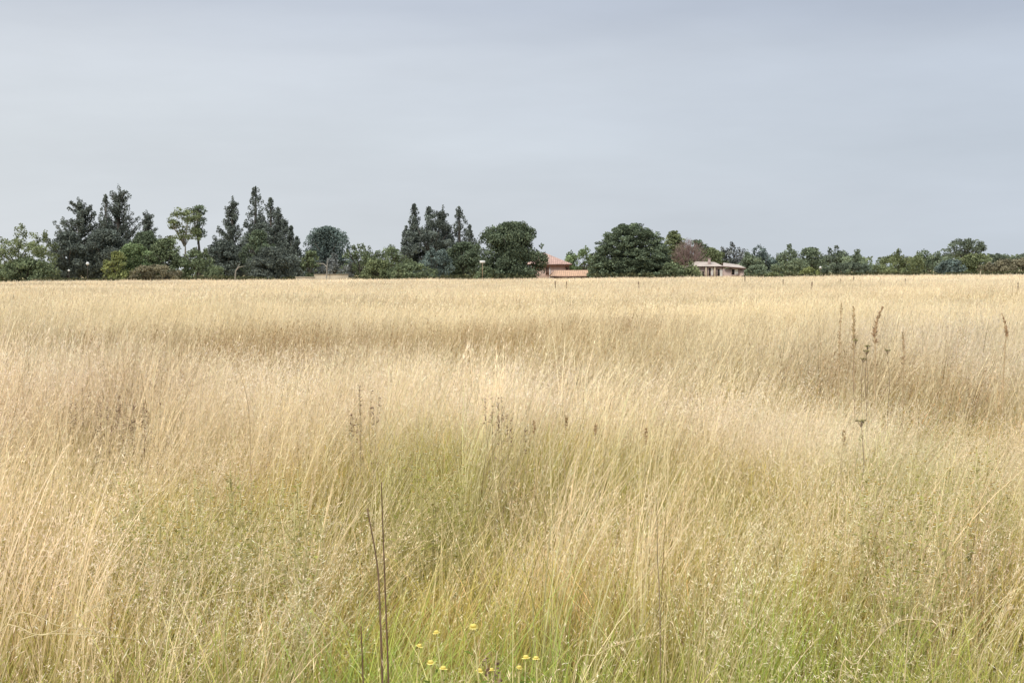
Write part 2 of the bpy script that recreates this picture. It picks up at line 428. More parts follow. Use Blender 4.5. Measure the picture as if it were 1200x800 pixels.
def inst(variants_n, x, y, s0, s1, hfac=1.0, tilt=.10, squash=None):
    gn_ = pmask(GREENP, x, y); pl_ = pmask(PALE, x, y); hfac = hfac*(1+.24*pl_-.38*gn_*(1-.6*pl_))
    n = len(x); s = s0+(s1-s0)*rng.random(n)
    wl = 1+np.clip((y-6)/14, 0, 3)
    hz = s*hfac*np.clip(1+(1.16-.45*np.clip((y-10)/8, 0, 1))*(fbm(x/(2.6*wl)+5, y/(.8*wl))-.5), .5, 1.25)
    rot = np.stack([rng.normal(0, tilt, n), rng.normal(tilt*.2, tilt, n), rng.normal(0, .55, n)], 1)
    z = ground_h(x, y)
    return np.stack([x, y, z], 1), rot, np.stack([s, s, hz], 1), rng.integers(0, variants_n, n)

straw_near = [straw_tuft(1) if _ % 2 else bunch_tuft(1) for _ in range(8)]; haze_near = [haze_tuft(1) for _ in range(6)]
straw_mid = [straw_tuft(1.9, 30, .24, sp=6) if _ % 2 else bunch_tuft(1.8, 20, .13) for _ in range(5)]; haze_mid = [haze_tuft(2.0, 18, .24, sp=26) for _ in range(4)]
straw_far = [straw_tuft(6.5, 46, .8, (.5, .95), sp=5) for _ in range(5)]
straw_vfar = [straw_tuft(15, 60, 1.8, (.5, .95), sp=4) for _ in range(4)]

# --- clumping so stems stand in loose bunches: near, mid, far
def sowing(lst):
    P = [np.concatenate([l[i] for l in lst]) for i in range(5)]
    return P
# near
x, y = field_pts(1.7, 11, 24)
T, br, gn, pl = tints(x, y)
clear = pmask([(patch(540,770,110,50,.5), 1.0), (patch(430,760,90,60,.5), .6)], x, y)
near_low = np.clip((4.9-y)/1.4, 0, 1)*.92*np.clip(.45+(x+.8)*.6, .35, 1)
keep = rng.random(len(x)) > (gn*.62+clear*.8+near_low*(.5+fbm(x/1.1+20, y/1.1)*.8)+np.clip(.50-fbm(x/1.5+31, y/.9), 0, 1)*2.2)
x, y, T = x[keep], y[keep], T[keep]
p, r, s, vd = inst(8, x, y, .8, 1.15)
L0 = (p, r, s, T, vd)
x, y = field_pts(1.7, 11, 18)
T, br, gn, pl = tints(x, y)
cl = fbm(x/1.3+50, y/1.3+8)
clear = pmask([(patch(540,770,110,50,.5), 1.0), (patch(430,760,90,60,.5), .6)], x, y)
keep = rng.random(len(x)) < np.clip((cl-.38)*3.2+pl*1.3-gn*.6-br*.3-clear, 0, 1)
x, y, T = x[keep], y[keep], T[keep]
p, r, s, vd = inst(6, x, y, .8, 1.2)
L1 = (p, r, s, T, vd+8)
x, y = field_pts(10, 36, 10); T, br, gn, pl = tints(x, y)
keep = rng.random(len(x)) > gn*.4+br*.62+np.clip(.48-fbm(x/2.5+31, y/1.8), 0, 1)*2
x, y, T = x[keep], y[keep], T[keep]
p, r, s, vd = inst(5, x, y, .8, 1.15)
L2 = (p, r, s, T, vd+14)
x, y = field_pts(10, 36, 8); T, br, gn, pl = tints(x, y)
cl = fbm(x/2.2+50, y/3+8); keep = rng.random(len(x)) < np.clip((cl-.36)*2.6+pl*1.1-br*.7, 0, 1)
x, y, T = x[keep], y[keep], T[keep]
p, r, s, vd = inst(4, x, y, .8, 1.2)
L3 = (p, r, s, T, vd+19)
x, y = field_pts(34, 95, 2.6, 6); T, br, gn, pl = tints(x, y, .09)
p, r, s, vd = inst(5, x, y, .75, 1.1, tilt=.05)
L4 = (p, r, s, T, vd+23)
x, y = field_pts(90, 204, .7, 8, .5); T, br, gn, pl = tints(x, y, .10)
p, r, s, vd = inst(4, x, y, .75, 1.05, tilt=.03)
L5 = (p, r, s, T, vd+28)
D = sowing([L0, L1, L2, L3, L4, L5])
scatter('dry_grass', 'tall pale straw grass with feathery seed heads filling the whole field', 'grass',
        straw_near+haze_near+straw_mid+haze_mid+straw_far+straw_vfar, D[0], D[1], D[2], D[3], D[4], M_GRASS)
# --- green grass underneath
x, y = field_pts(1.7, 12, 30); T, br, gn, pl = tints(x, y)
T = T*(.78+.4*fbm(x*1.1, y*1.1+70))[:, None]
nz_ = fbm(x/1.5+31, y/1.5)
T = T*np.stack([1.14-.34*nz_-.16*gn*(y < 4.8), 1.04-.14*nz_+.08*gn*(y < 4.8), np.ones(len(x))], 1)
T = T*(1+np.clip((y-4.6)/1.2, 0, 1)[:, None]*np.array([.12, .0, .08]))
p, r, s, vd = inst(6, x, y, .8, 1.25); s[:, 2] *= (1+gn*.45)*(1+.35*np.clip((4.9-y)/1.0, 0, 1))
T = T*(1+np.clip((4.8-y)/1.0, 0, 1)[:, None]*np.array([.08, .14, -.10]))
G0 = (p, r, s, T, vd)
x, y = field_pts(11, 36, 7); T, br, gn, pl = tints(x, y)
p, r, s, vd = inst(3, x, y, .9, 1.3); s[:, 2] *= (1+gn*.5)
G1 = (p, r, s, T*np.array([1.35, 1.02, 1.2]), vd+6)
D = sowing([G0, G1])
scatter('green_grass', 'short green grass growing beneath the dry stems', 'grass',
        [green_tuft() for _ in range(6)]+[green_tuft(2.2, 34, .28) for _ in range(3)], D[0], D[1], D[2], D[3], D[4], M_GREEN)
# --- brownish seeding weeds in bands
x, y = field_pts(4, 40, 7); T, br, gn, pl = tints(x, y)
keep = rng.random(len(x)) < np.clip(br*1.0+np.clip(fbm(x/1.6+80, y/1.8)-.60, 0, 1)*1.3, 0, 1)
x, y, T = x[keep], y[keep], T[keep]
p, r, s, vd = inst(4, x, y, .8, 1.15); near = y < 12
vd = np.where(near, vd % 3, 3+vd % 3)
scatter('brown_grass', 'brownish seeding grass standing in bands across the field', 'grass',
        [brown_tuft() for _ in range(3)]+[brown_tuft(1.8, 22, .22) for _ in range(3)], p, r, s, T*1.05, vd, M_GRASS)

# ------------------------------------------------------------------ trees
def leaves(qm, blobs, size, cols, dens=1.0, flat=0.0):
    """blobs: list of (x,y,z,rx,ry,rz,tone)"""
    for (bx, by, bz, rx, ry, rz, tone) in blobs:
        area = (rx*rz+rx*ry+ry*rz)*4.2/3
        n = int(max(10, area*3.0*dens/(size*size*.8)))
        d = rng.normal(0, 1, (n, 3)); d /= np.linalg.norm(d, axis=1)[:, None]
        rr = .45+.62*rng.random(n)**.7
        P = np.array([bx, by, bz])+d*rr[:, None]*np.array([rx, ry, rz])
        u = rng.normal(0, 1, (n, 3)); u[:, 2] *= (1-flat); u /= np.linalg.norm(u, axis=1)[:, None]
        w_ = rng.normal(0, 1, (n, 3)); w_ = np.cross(u, w_); w_[:, 2] *= (1-flat); w_ /= np.linalg.norm(w_, axis=1)[:, None]+1e-6
        s = size*(.55+.8*rng.random(n))[:, None]
        V = np.stack([P-u*s*.6, P-w_*s*.38+u*s*.05, P+u*s*.6, P+w_*s*.38], 1).reshape(-1, 3)
        V[:, 2] = np.maximum(V[:, 2], .02)
        k = rng.random(n)[:, None]
        C = (np.array(cols[0])*(1-k)+np.array(cols[1])*k)*tone*(1+rng.normal(0, .18, n))[:, None]
        qm.add(V, (np.arange(n)*4)[:, None]+np.arange(4)[None], np.repeat(np.clip(C, .004, .9), 4, 0))

def tree(name, label, cat, px0, px1, ytop, Y, style, cols, group=None, peak=None, zb=None, trunk=None, dens=1.0, leaf=.30, tall=None, bark=None, seed=None):
    px = (px0+px1)/2; cx = X(px, Y); W = (px1-px0)/F*Y*(1.13 if style in ('round', 'ragged') else 1.0); H = Z(px, ytop, Y)
    pk = (X(peak, Y)-cx) if peak is not None else 0.0
    root = empty(name, (cx, Y, 0)); tag(root, label, cat, group)
    B = []; LM = []; r0 = random.Random(int(px0*13+ytop*7) if seed is None else seed)
    u = r0.uniform
    zb = .1 if zb is None else zb
    tone = lambda: u(.62, 1.42)
    if style == 'round':
        nb = int(40+W*H*.95)
        for _ in range(nb):
            a = u(0, 2*math.pi); t = u(0, 1)**.8; zz = zb+(H-zb)*t
            prof = math.sqrt(max(0, 1-((t-.38)/.64)**2)) if t > .38 else .9+.1*t/.38
            rad = prof*W/2*u(.35, .96)
            br = u(.085, .15)*W*u(.8, 1.15); br = min(br, H*.2)
            zz = min(zz, H-br*.7)
            B.append((math.cos(a)*max(0, rad-br*.55)+pk*t, math.sin(a)*max(0, rad-br)*.8, max(zz, br*.4), br, br, br*u(.6, .85), tone()))
        for _ in range(6+int(W)):      # small sprays breaking the outline
            a = u(0, math.pi); rr = u(.3, .42)*(1 if W < 8 else 1.2)
            B.append((math.cos(a)*(W/2-rr)*.97+pk*math.sin(a), u(-.3, .3)*W*.3, zb+(H-zb)*(.38+.6*abs(math.sin(a)))-rr*.5, rr, rr, rr*1.1, u(.7, 1.1)))
    elif style == 'ragged':            # loose crown with several heads
        nb = int(34+W*H*1.25); heads = [(u(-.42, .42)*W, u(.78, .96)) for _ in range(max(3, int(W/1.6)))]+[(pk, 1.0)]
        for _ in range(nb):
            xx = u(-.5, .5)*W
            env = max(.66, max(h_-abs(xx-hx)/W*1.1 for hx, h_ in heads))
            env *= 1-.25*(abs(xx)/(W/2))**5
            br = u(.35, .8); t = u(0, 1)**.75
            zz = max(br*.4, (H*env-br)*t)
            B.append((max(-W/2+br*.6, min(W/2-br*.6, xx)), u(-.35, .35)*W, zz, br, br, br*u(.6, .95), tone()))
        for hx, h_ in heads:
            for _ in range(4):
                br = u(.25, .42); B.append((hx+u(-.4, .4), u(-.4, .4), H*h_-br-u(0, 1.1), br, br, br*1.4, u(.6, 1.0)))
    elif style == 'spire':
        n = int(60+H*13)
        for i in range(n):
            t = u(0, 1)**1.1; zz = zb+(H-zb)*t
            prof = ((1-t)**.52*(.80+.20*math.sin(t*(13+px0%5)+px0))+.03)*1.6
            rad = prof*W/2; a = u(0, 2*math.pi); br = u(.24, .46)*(1.25-.75*t)
            q_ = u(.25, 1.0)
            B.append((pk*t+math.cos(a)*max(0, rad*q_-br*.4), math.sin(a)*rad*q_, min(zz, H-br*1.6), br, br, br*u(1.3, 2.1), tone()*.95))
        B.append((pk, 0, H-.75, .16, .16, .75, .8)); B.append((pk, 0, H-1.5, .28, .28, .8, .8))
    elif style == 'pine':              # up-swept plumed limbs with gaps
        n = int(34+H*4.2)
        for i in range(n):
            t = (i+u(0, 1))/n; z0 = zb+(H*.90-zb)*t
            a = u(0, 2*math.pi); RR = (W/2)*min(1.0, 1.30-t*1.02)*u(.6, 1.35)*(1 if t > .12 else .85)
            rise = RR*u(.35, .95)
            m_ = max(2, int(RR/.42))
            pts = [(pk*t, 0, z0)]
            for j in range(1, m_+1):
                k = j/m_; pos = (pk*t+math.cos(a)*RR*k, math.sin(a)*RR*k*.9, min(H-.35, z0+rise*k**1.6)); pts.append(pos)
                if k > .25:
                    br = u(.30, .52)*(1.1-.35*t); B.append((pos[0], pos[1], pos[2], br, br, br*u(.75, 1.35), tone()*.95))
            LM.append(pts)
        for j in range(6):
            B.append((pk+u(-.25, .25), u(-.3, .3), H-.42-j*.5, .22+.07*j, .22+.07*j, .5, .85))
    elif style == 'layer':             # broad dome of flat overlapping shelves
        lv = max(5, int(H/.62))
        for i in range(lv):
            t = i/(lv-1); zz = .35+(H-.70)*t
            RR = W/2*math.sqrt(1-(t*.955)**2.3)*(1 if t > .1 else .95)
            m_ = int(9+RR*6.5)
            for j in range(m_):
                a = 2*math.pi*(j+u(-.4, .4))/m_; q_ = u(.8, 1.04) if j % 3 else u(.1, .7); br = u(.55, 1.05)*(1.05-.3*t)
                B.append((math.cos(a)*max(0, RR*q_-br*.75)+pk*t, math.sin(a)*max(0, RR*q_-br*.75)*.9, zz+u(-.4, .3), br, br, br*u(.36, .58), tone()))
    elif style == 'umbrella':
        n = int(14+W*10)
        for i in range(n):
            a = u(0, 2*math.pi); q_ = u(0, 1)**.6; br = u(.42, .72)
            xx = math.cos(a)*q_*(W/2-br*.8); zz = H-.35-(xx/(W/2))**2*H*.15-u(0, 1)**1.3*H*.36
            B.append((xx+pk*.6, math.sin(a)*q_*(W/2-br*.8), zz, br, br, br*u(.42, .65), tone()))
            if i % 3 == 0: LM.append([(pk*.3+u(-.1, .1), 0, H*.5), ((xx+pk)*.5, math.sin(a)*q_*W*.2, H*.66), (xx+pk*.6, math.sin(a)*q_*W*.4, zz)])
    if style == 'bare':
        tw = Q()
        for i in range(300):
            a = u(0, 2*math.pi); q_ = u(0, 1)**.5; t = u(.28, 1)
            ph = u(0, 1.75)*u(.75, 1); e = Vector((math.cos(a)*math.sin(ph)*W/2, math.sin(a)*math.sin(ph)*W/2, H*(.47+.53*math.cos(ph))))*u(.72, 1)
            s0_ = Vector((0, 0, H*.28)).lerp(e, u(.55, .75))
            tube(tw, [s0_, (s0_+e)/2+Vector((u(-.15, .15), 0, u(-.1, .1))), e], [.035, .028, .015], (1, 1, 1), 3)
            for _ in range(2):
                dl = Vector((u(-.5, .5), u(-.5, .5), u(-.05, .6)))
                tube(tw, [e, e+dl], [.022, .010], (1, 1, 1), 3)
        tw.build('crown', bark or M_BARK, root)
        for i in range(12):
            a = u(0, 2*math.pi); LM.append([(0, 0, H*.22), (math.cos(a)*W*.13, math.sin(a)*W*.13, H*.45), (math.cos(a)*W*.3, math.sin(a)*W*.3, H*.72)])
    elif style != 'bare':
        qm = Q(); leaves(qm, B, leaf*(.68 if style in ('spire', 'pine') else .8), cols, dens*(.85 if style != 'layer' else 1.0), .35 if style in ('layer', 'umbrella') else 0)
        qm.build('crown', M_LEAF, root)
    # trunk with limbs
    tk = Q(); tr = trunk or max(.09, H*.022)
    top = H*(.9 if style in ('spire', 'pine') else (.5 if style != 'umbrella' else .62))
    tube(tk, [(pk*.05, 0, -.1), (pk*.2+u(-.1, .1), u(-.1, .1), top*.35), (pk*.5+u(-.15, .15), 0, top*.7), (pk*(1 if style in ('spire', 'pine') else .6), 0, top)], [tr*1.2, tr, tr*.75, tr*.3], (1, 1, 1), 7)
    for pts in LM: tube(tk, pts, [max(.02, tr*.32*(1-.75*i/len(pts))) for i in range(len(pts))], (1, 1, 1), 4)
    if style in ('round', 'ragged', 'layer'):
        for i in range(7):
            a = 2*math.pi*i/7+u(-.3, .3); q_ = u(.25, .36)
            tube(tk, [(pk*.3, 0, top*.6), (math.cos(a)*W*q_*.5, math.sin(a)*W*q_*.5, H*.55), (math.cos(a)*W*q_, math.sin(a)*W*q_, H*u(.66, .78))], [tr*.5, tr*.35, tr*.12], (1, 1, 1), 5)
    tk.build('trunk', bark or M_BARK, root)
    return root

DARK = ((.110, .128, .112), (.190, .214, .178))       # dark conifers; tree palettes are lightened and greyed to paint in distance haze
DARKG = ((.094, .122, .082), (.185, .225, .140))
DARK_HAZE = ((.115, .140, .105), (.205, .240, .165))  # dark green for the right-hand row, more haze painted into the colour
MID_HAZE = ((.142, .178, .118), (.248, .292, .190))  # mid green for the right-hand row, paler with painted haze
OLIVE = ((.14, .17, .085), (.28, .31, .165))
MID = ((.125, .156, .088), (.238, .280, .160))
BRIGHT = ((.14, .19, .09), (.28, .35, .18))
YELG = ((.19, .22, .08), (.36, .38, .17))
BLUEG = ((.11, .145, .13), (.22, .27, .24))
GREY = ((.14, .15, .14), (.25, .26, .245))
BRN = ((.16, .145, .09), (.29, .265, .18))

T_ = [
 # name, label, cat, px0, px1, ytop, Y, style, cols, extra
 ('broadleaf_tree', 'loose olive green tree at the left end of the treeline', 'tree', -22, 60, 262, 206, 'ragged', OLIVE, dict(peak=30, dens=.8)),
 ('bush', 'low olive bush at the foot of the leftmost tree', 'bush', 2, 64, 303, 202, 'round', MID, {}),
 ('conifer_tree', 'broad dark conifer left of the tallest conifer', 'tree', 62, 122, 232, 226, 'pine', DARK, dict(peak=97, dens=1.3)),
 ('conifer_tree', 'tallest dark conifer, with open plumed limbs', 'tree', 112, 168, 216, 228, 'pine', DARK, dict(peak=143, dens=.9)),
 ('conifer_tree', 'thin dark conifer leader close against the tallest conifer', 'tree', 114, 138, 228, 224, 'spire', DARK, dict(peak=127, dens=.8)),
 ('dark_tree', 'low dark tree in shade below the broad conifer', 'tree', 57, 106, 272, 212, 'round', DARK, dict(dens=1.2)),
 ('dark_tree', 'dark rounded tree under the tallest conifer', 'tree', 96, 158, 270, 214, 'round', DARK, dict(dens=1.2)),
 ('conifer_tree', 'small dark conifer between the tallest conifer and the umbrella tree', 'tree', 160, 190, 246, 224, 'pine', DARK, dict(peak=175)),
 ('dark_tree', 'dark low tree behind the bright green bushes', 'tree', 150, 196, 271, 216, 'round', DARKG, {}),
 ('umbrella_tree', 'open umbrella-crowned tree with a bare pale trunk', 'tree', 194, 240, 243, 211, 'umbrella', OLIVE, dict(peak=220, dens=.8, trunk=.16, bark=M_PALEBARK)),
 ('dark_tree', 'dark clumped tree behind the umbrella-crowned tree', 'tree', 222, 246, 239, 214, 'umbrella', DARKG, dict(dens=.8)),
 ('bush', 'bright green rounded bush right of the dark conifers', 'bush', 136, 184, 286, 204, 'round', BRIGHT, {}),
 ('bush', 'yellow green bush at the edge of the field below the conifers', 'bush', 122, 156, 295, 201, 'round', YELG, {}),
 ('bush', 'bright green bush below the umbrella-crowned tree', 'bush', 174, 220, 280, 207, 'round', MID, {}),
 ('bush', 'low brownish bush in front of the bright green bushes', 'bush', 152, 216, 311, 200, 'round', BRN, {}),
 ('bush', 'dull green bush right of the bare pale trunk', 'bush', 208, 256, 286, 206, 'ragged', MID, {}),
 ('conifer_tree', 'dark plumed conifer left of the pointed spires', 'tree', 256, 294, 230, 225, 'pine', DARK, dict(peak=274)),
 ('conifer_tree', 'tallest pointed dark spire of the conifer clump', 'tree', 286, 320, 219, 227, 'spire', DARK, dict(peak=302)),
 ('conifer_tree', 'second tallest pointed spire, just right of the tallest spire', 'tree', 304, 334, 232, 225, 'spire', DARK, dict(peak=319)),
 ('conifer_tree', 'third pointed spire in the row falling to the right', 'tree', 316, 340, 243, 223, 'spire', DARK, dict(peak=328)),
 ('conifer_tree', 'fourth pointed spire in the row falling to the right', 'tree', 324, 347, 256, 221, 'spire', DARK, dict(peak=335)),
 ('conifer_tree', 'fifth pointed spire in the row falling to the right', 'tree', 332, 352, 265, 219, 'spire', DARK, dict(peak=342)),
 ('conifer_tree', 'shortest pointed spire, last of the row falling to the right', 'tree', 338, 358, 277, 217, 'spire', DARK, dict(peak=349)),
 ('dark_tree', 'dark low tree below the plumed conifer', 'tree', 238, 290, 282, 212, 'round', DARK, dict(dens=1.2)),
 ('broadleaf_tree', 'rounded green tree in front of the tallest spire', 'tree', 283, 326, 270, 208, 'round', DARKG, dict(dens=1.1)),
 ('dark_tree', 'dark spreading tree in front of the falling row of spires', 'tree', 288, 352, 290, 206, 'round', DARK, dict(dens=1.2)),
 ('gum_tree', 'blue grey clumped tree right of the conifer spires', 'tree', 354, 414, 266, 216, 'round', BLUEG, dict(dens=.9)),
 ('bush', 'rounded dull green bush below the blue grey tree', 'bush', 350, 378, 294, 207, 'round', MID, {}),
 ('bush', 'grey green bush behind the beige wall', 'bush', 372, 412, 297, 209, 'ragged', GREY, {}),
 ('broadleaf_tree', 'mid green ragged tree right of the blue grey tree', 'tree', 400, 446, 284, 212, 'ragged', MID, {}),
 ('broadleaf_tree', 'ragged olive tree left of the second conifer clump', 'tree', 434, 486, 283, 214, 'ragged', MID, dict(dens=.8)),
 ('bush', 'pale green low bush in front of the ragged olive tree', 'bush', 424, 462, 305, 203, 'round', OLIVE, {}),
 ('bush', 'flat dark low bush at the edge of the field left of the pale green tree', 'bush', 454, 512, 309, 201, 'round', MID, {}),
 ('dark_tree', 'dark dense tree filling the middle of the second conifer clump', 'tree', 478, 538, 246, 221.5, 'ragged', DARK, dict(dens=1.2)),
 ('dark_tree', 'dark dense tree filling the row of pointed spires', 'tree', 290, 344, 251, 221, 'ragged', DARK, dict(dens=1.2, peak=308)),
 ('conifer_tree', 'short dark conifer at the left of the second conifer clump', 'tree', 470, 488, 264, 222, 'spire', DARK, dict(peak=477)),
 ('conifer_tree', 'tall dark conifer, first high peak of the second clump', 'tree', 478, 500, 239, 225, 'spire', DARK, dict(peak=487, dens=1.2)),
 ('conifer_tree', 'second high peak of the second conifer clump', 'tree', 490, 516, 242, 226, 'spire', DARK, dict(peak=504, dens=1.2)),
 ('conifer_tree', 'third high peak of the second conifer clump, round topped', 'tree', 506, 534, 241, 224, 'pine', DARK, dict(peak=519, dens=1.1)),
 ('conifer_tree', 'fourth high peak of the second conifer clump, thin and pointed', 'tree', 526, 556, 242, 225, 'spire', DARK, dict(peak=539)),
 ('conifer_tree', 'low dark conifer between the second clump and the big round tree', 'tree', 540, 564, 263, 222, 'spire', DARK, dict(peak=551)),
 ('broadleaf_tree', 'pale blue green tree below the second conifer clump', 'tree', 486, 530, 287, 209, 'ragged', BLUEG, {}),
 ('broadleaf_tree', 'mid green tree left of the big round tree', 'tree', 520, 568, 284, 210, 'round', DARKG, {}),
 ('broadleaf_tree', 'big round dark green tree left of the terracotta roofed house', 'tree', 558, 638, 261, 206, 'round', DARKG, dict(dens=1.15)),
 ('bush', 'low green bush at the foot of the big round tree', 'bush', 556, 582, 313, 200, 'round', MID, {}),
 ('broadleaf_tree', 'light green tree behind the orange roofed outbuilding', 'tree', 664, 708, 288, 224, 'ragged', BRIGHT, {}),
 ('cedar_tree', 'wide dark dome-shaped tree with flat layered branches', 'tree', 688, 792, 263, 207, 'layer', DARKG, dict(dens=1.2)),
 ('cedar_tree', 'dark layered tree behind the bare reddish tree', 'tree', 778, 816, 271, 226, 'layer', OLIVE, dict(peak=790, dens=.7)),
 ('umbrella_tree', 'dark flat-branched tree leaning right above the bare reddish tree', 'tree', 808, 836, 280, 222, 'umbrella', DARKG, dict(peak=816, dens=.7)),
 ('bare_tree', 'leafless reddish brown tree left of the ruined house', 'tree', 782, 832, 281, 214, 'bare', BRN, dict(bark='TWIG')),
 ('bush', 'dark bush tucked against the right side of the dome-shaped tree', 'bush', 772, 804, 308, 203, 'round', MID, {}),
 ('bush', 'olive green bush at the left corner of the ruined house', 'bush', 800, 820, 307, 204, 'ragged', OLIVE, {}),
 ('broadleaf_tree', 'olive green tree behind the ruined house', 'tree', 808, 854, 290, 222, 'round', OLIVE, {}),
 ('feathery_tree', 'grey feathery tree behind the right end of the ruined house', 'tree', 842, 872, 283, 224, 'ragged', GREY, dict(peak=858)),
 ('broadleaf_tree', 'dull green tree just right of the ruined house', 'tree', 862, 894, 293, 214, 'ragged', MID, {}),
 ('feathery_tree', 'grey green feathery tree, second right of the ruined house', 'tree', 880, 914, 287, 220, 'ragged', BLUEG, dict(peak=892)),
 ('broadleaf_tree', 'green tree with a small dark peak, third right of the ruined house', 'tree', 906, 944, 285, 216, 'ragged', MID, dict(peak=925)),
 ('broadleaf_tree', 'green rounded tree beside the small dark peaked tree', 'tree', 934, 968, 290, 218, 'round', MID, {}),
 ('dark_tree', 'dark topped tree in the middle of the right-hand row', 'tree', 958, 996, 287, 220, 'ragged', DARKG, dict(peak=982)),
 ('broadleaf_tree', 'last green tree before the dip in the right-hand row', 'tree', 984, 1024, 290, 218, 'ragged', MID, {}),
 ('bush', 'rounded yellow olive bush alone at the field edge right of the ruined house', 'bush', 898, 918, 318, 200, 'round', OLIVE, {}),
 ('bush', 'pale olive bush under the right-hand row of trees', 'bush', 936, 962, 314, 202, 'round', YELG, {}),
 ('bush', 'low green bush touching the right wall of the ruined house', 'bush', 872, 902, 311, 204, 'round', MID, {}),
 ('bush', 'long dark green bush below the dark topped tree', 'bush', 962, 1026, 308, 205, 'round', DARKG, {}),
 ('broadleaf_tree', 'olive green tree right of the dip in the right-hand row', 'tree', 1028, 1078, 292, 216, 'ragged', OLIVE, {}),
 ('broadleaf_tree', 'green tree with a dark point left of the clumped dark crown', 'tree', 1070, 1114, 291, 218, 'ragged', MID, dict(peak=1084)),
 ('dark_tree', 'highest dark clumped crown near the right end', 'tree', 1100, 1156, 279, 222, 'umbrella', DARKG, dict(dens=.9)),
 ('broadleaf_tree', 'light green rounded tree below the clumped dark crown', 'tree', 1120, 1164, 297, 210, 'round', OLIVE, {}),
 ('bush', 'grey green bush below the highest clumped dark crown', 'bush', 1096, 1134, 305, 206, 'round', BLUEG, {}),
 ('umbrella_tree', 'flat-topped dark tree near the right edge', 'tree', 1156, 1186, 297, 216, 'umbrella', DARKG, {}),
 ('umbrella_tree', 'flat-topped dark tree cut by the right edge of the photo', 'tree', 1182, 1216, 297, 217, 'umbrella', DARKG, {}),
 ('bush', 'brownish green hedge-like bush at the right edge', 'bush', 1148, 1232, 304, 208, 'round', BRN, {}),
]
M_TWIG = rough_mat('reddish_twigs', (.21, .145, .125), .3, 4, .1)
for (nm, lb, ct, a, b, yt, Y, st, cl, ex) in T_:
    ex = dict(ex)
    if a > 860 and cl in (MID, DARKG): cl = MID_HAZE if cl is MID else DARK_HAZE
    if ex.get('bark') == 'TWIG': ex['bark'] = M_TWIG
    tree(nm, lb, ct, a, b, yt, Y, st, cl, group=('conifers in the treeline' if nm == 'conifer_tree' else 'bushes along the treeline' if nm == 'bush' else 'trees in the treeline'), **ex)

# undergrowth band behind and beneath the trees
qm = Q(); B = []
for i in range(760):
    px = -190+i*2.1; Y = random.uniform(228, 246)
    h = 3.1+1.9*fbm(px/45+3, 5.5)+random.uniform(-.5, .3)
    if 628 < px < 700: h *= .55
    if 1018 < px < 1032: h *= .6
    for k in range(3):
        br = random.uniform(.5, .85); B.append((X(px, Y)+random.uniform(-.5, .5), Y+random.uniform(-1, 1), max(.3, h*(k+.5)/3), br*1.2, br, br*.8, random.uniform(.7, 1.25)))
leaves(qm, B, .42, MID, .6)
tag(qm.build('undergrowth', M_LEAF), 'dense green undergrowth closing the gaps behind the row of trees', 'undergrowth', kind='stuff')
qm = Q(); B = []
for i in range(520):
    px = -120+i*2.8; Y = random.uniform(199, 205)
    if 626 < px < 696 or 814 < px < 874 or 345 < px < 412: continue
    h = .9+.9*fbm(px/22+3, 1.5); br = random.uniform(.35, .6)
    for k in range(2): B.append((X(px, Y), Y, max(.2, h*(k+.6)/2), br*1.4, br, br*.7, random.uniform(.7, 1.25)))
leaves(qm, B, .3, ((.06, .07, .035), (.15, .15, .08)), .6)
tag(qm.build('low_scrub', M_LEAF), 'low green brown scrub along the far edge of the field', 'undergrowth', kind='stuff')

# ------------------------------------------------------------------ buildings
def hip_roof(qm, x0, x1, y0, y1, ze, zr, rx0, rx1, thick=.12):
    ym = (y0+y1)/2
    v = [(x0,y0,ze),(x1,y0,ze),(x1,y1,ze),(x0,y1,ze),(rx0,ym,zr),(rx1,ym,zr)]
    qm.add(v, [(0,1,5,4),(2,3,4,5),(1,2,5,5),(3,0,4,4)], (1,1,1))
    box(qm, x0+.01, x1-.01, y0+.01, y1-.01, ze-thick, ze-.003)

def fix_tris(o):
    bpy_me = o.data; bpy_me.validate(); return o

# cottage with hipped terracotta roof
Y = 216; g = lambda px: X(px, Y); zz = lambda px, py: Z(px, py, Y)
cx = g(645); c = empty('cottage', (cx, Y, 0)); tag(c, 'salmon walled cottage with terracotta hipped roof beside the big round tree', 'house')
x0, x1 = g(624)-cx, g(667.5)-cx; ze = zz(650, 309.5)
qm = Q(); box(qm, x0, x1, 0, 7, -.1, ze-.13); qm.build('wall', M_PINK, c)
qm = Q(); hip_roof(qm, g(617)-cx, g(671)-cx, -.5, 7.5, ze, zz(640, 296.5), g(634)-cx, g(641)-cx)
rf = fix_tris(qm.build('roof', M_TILE, c))
qm = Q(); box(qm, g(618)-cx, g(670.5)-cx, -.56, -.505, ze-.2, ze-.02); qm.build('gutter', M_TRIM, rf)
for (a, b, t, bt) in ((640.5, 643.2, 313.5, 322), (663.4, 666.6, 312.3, 317.5)):
    wq = Q(); a_, b_ = g(a)-cx, g(b)-cx; t_, s_2 = zz(a, t), zz(a, bt)
    box(wq, a_-.09, b_+.09, -.06, -.004, t_, t_+.1); box(wq, a_-.09, b_+.09, -.08, -.004, s_2-.1, s_2); box(wq, a_-.09, a_, -.055, -.004, s_2+.003, t_-.003); box(wq, b_, b_+.09, -.055, -.004, s_2+.003, t_-.003)
    box(wq, (a_+b_)/2-.03, (a_+b_)/2+.03, -.05, -.012, s_2+.003, t_-.003)
    wd = wq.build('window', M_TILE, c)
    p_ = Q(); box(p_, a_+.003, b_-.003, -.010, -.004, s_2, t_); p_.build('pane', M_DARK, wd)
qm = Q(); box(qm, g(644.3)-cx, g(645.3)-cx, -.12, -.01, -.1, ze-.2); qm.build('drainpipe', M_WHITE, c)

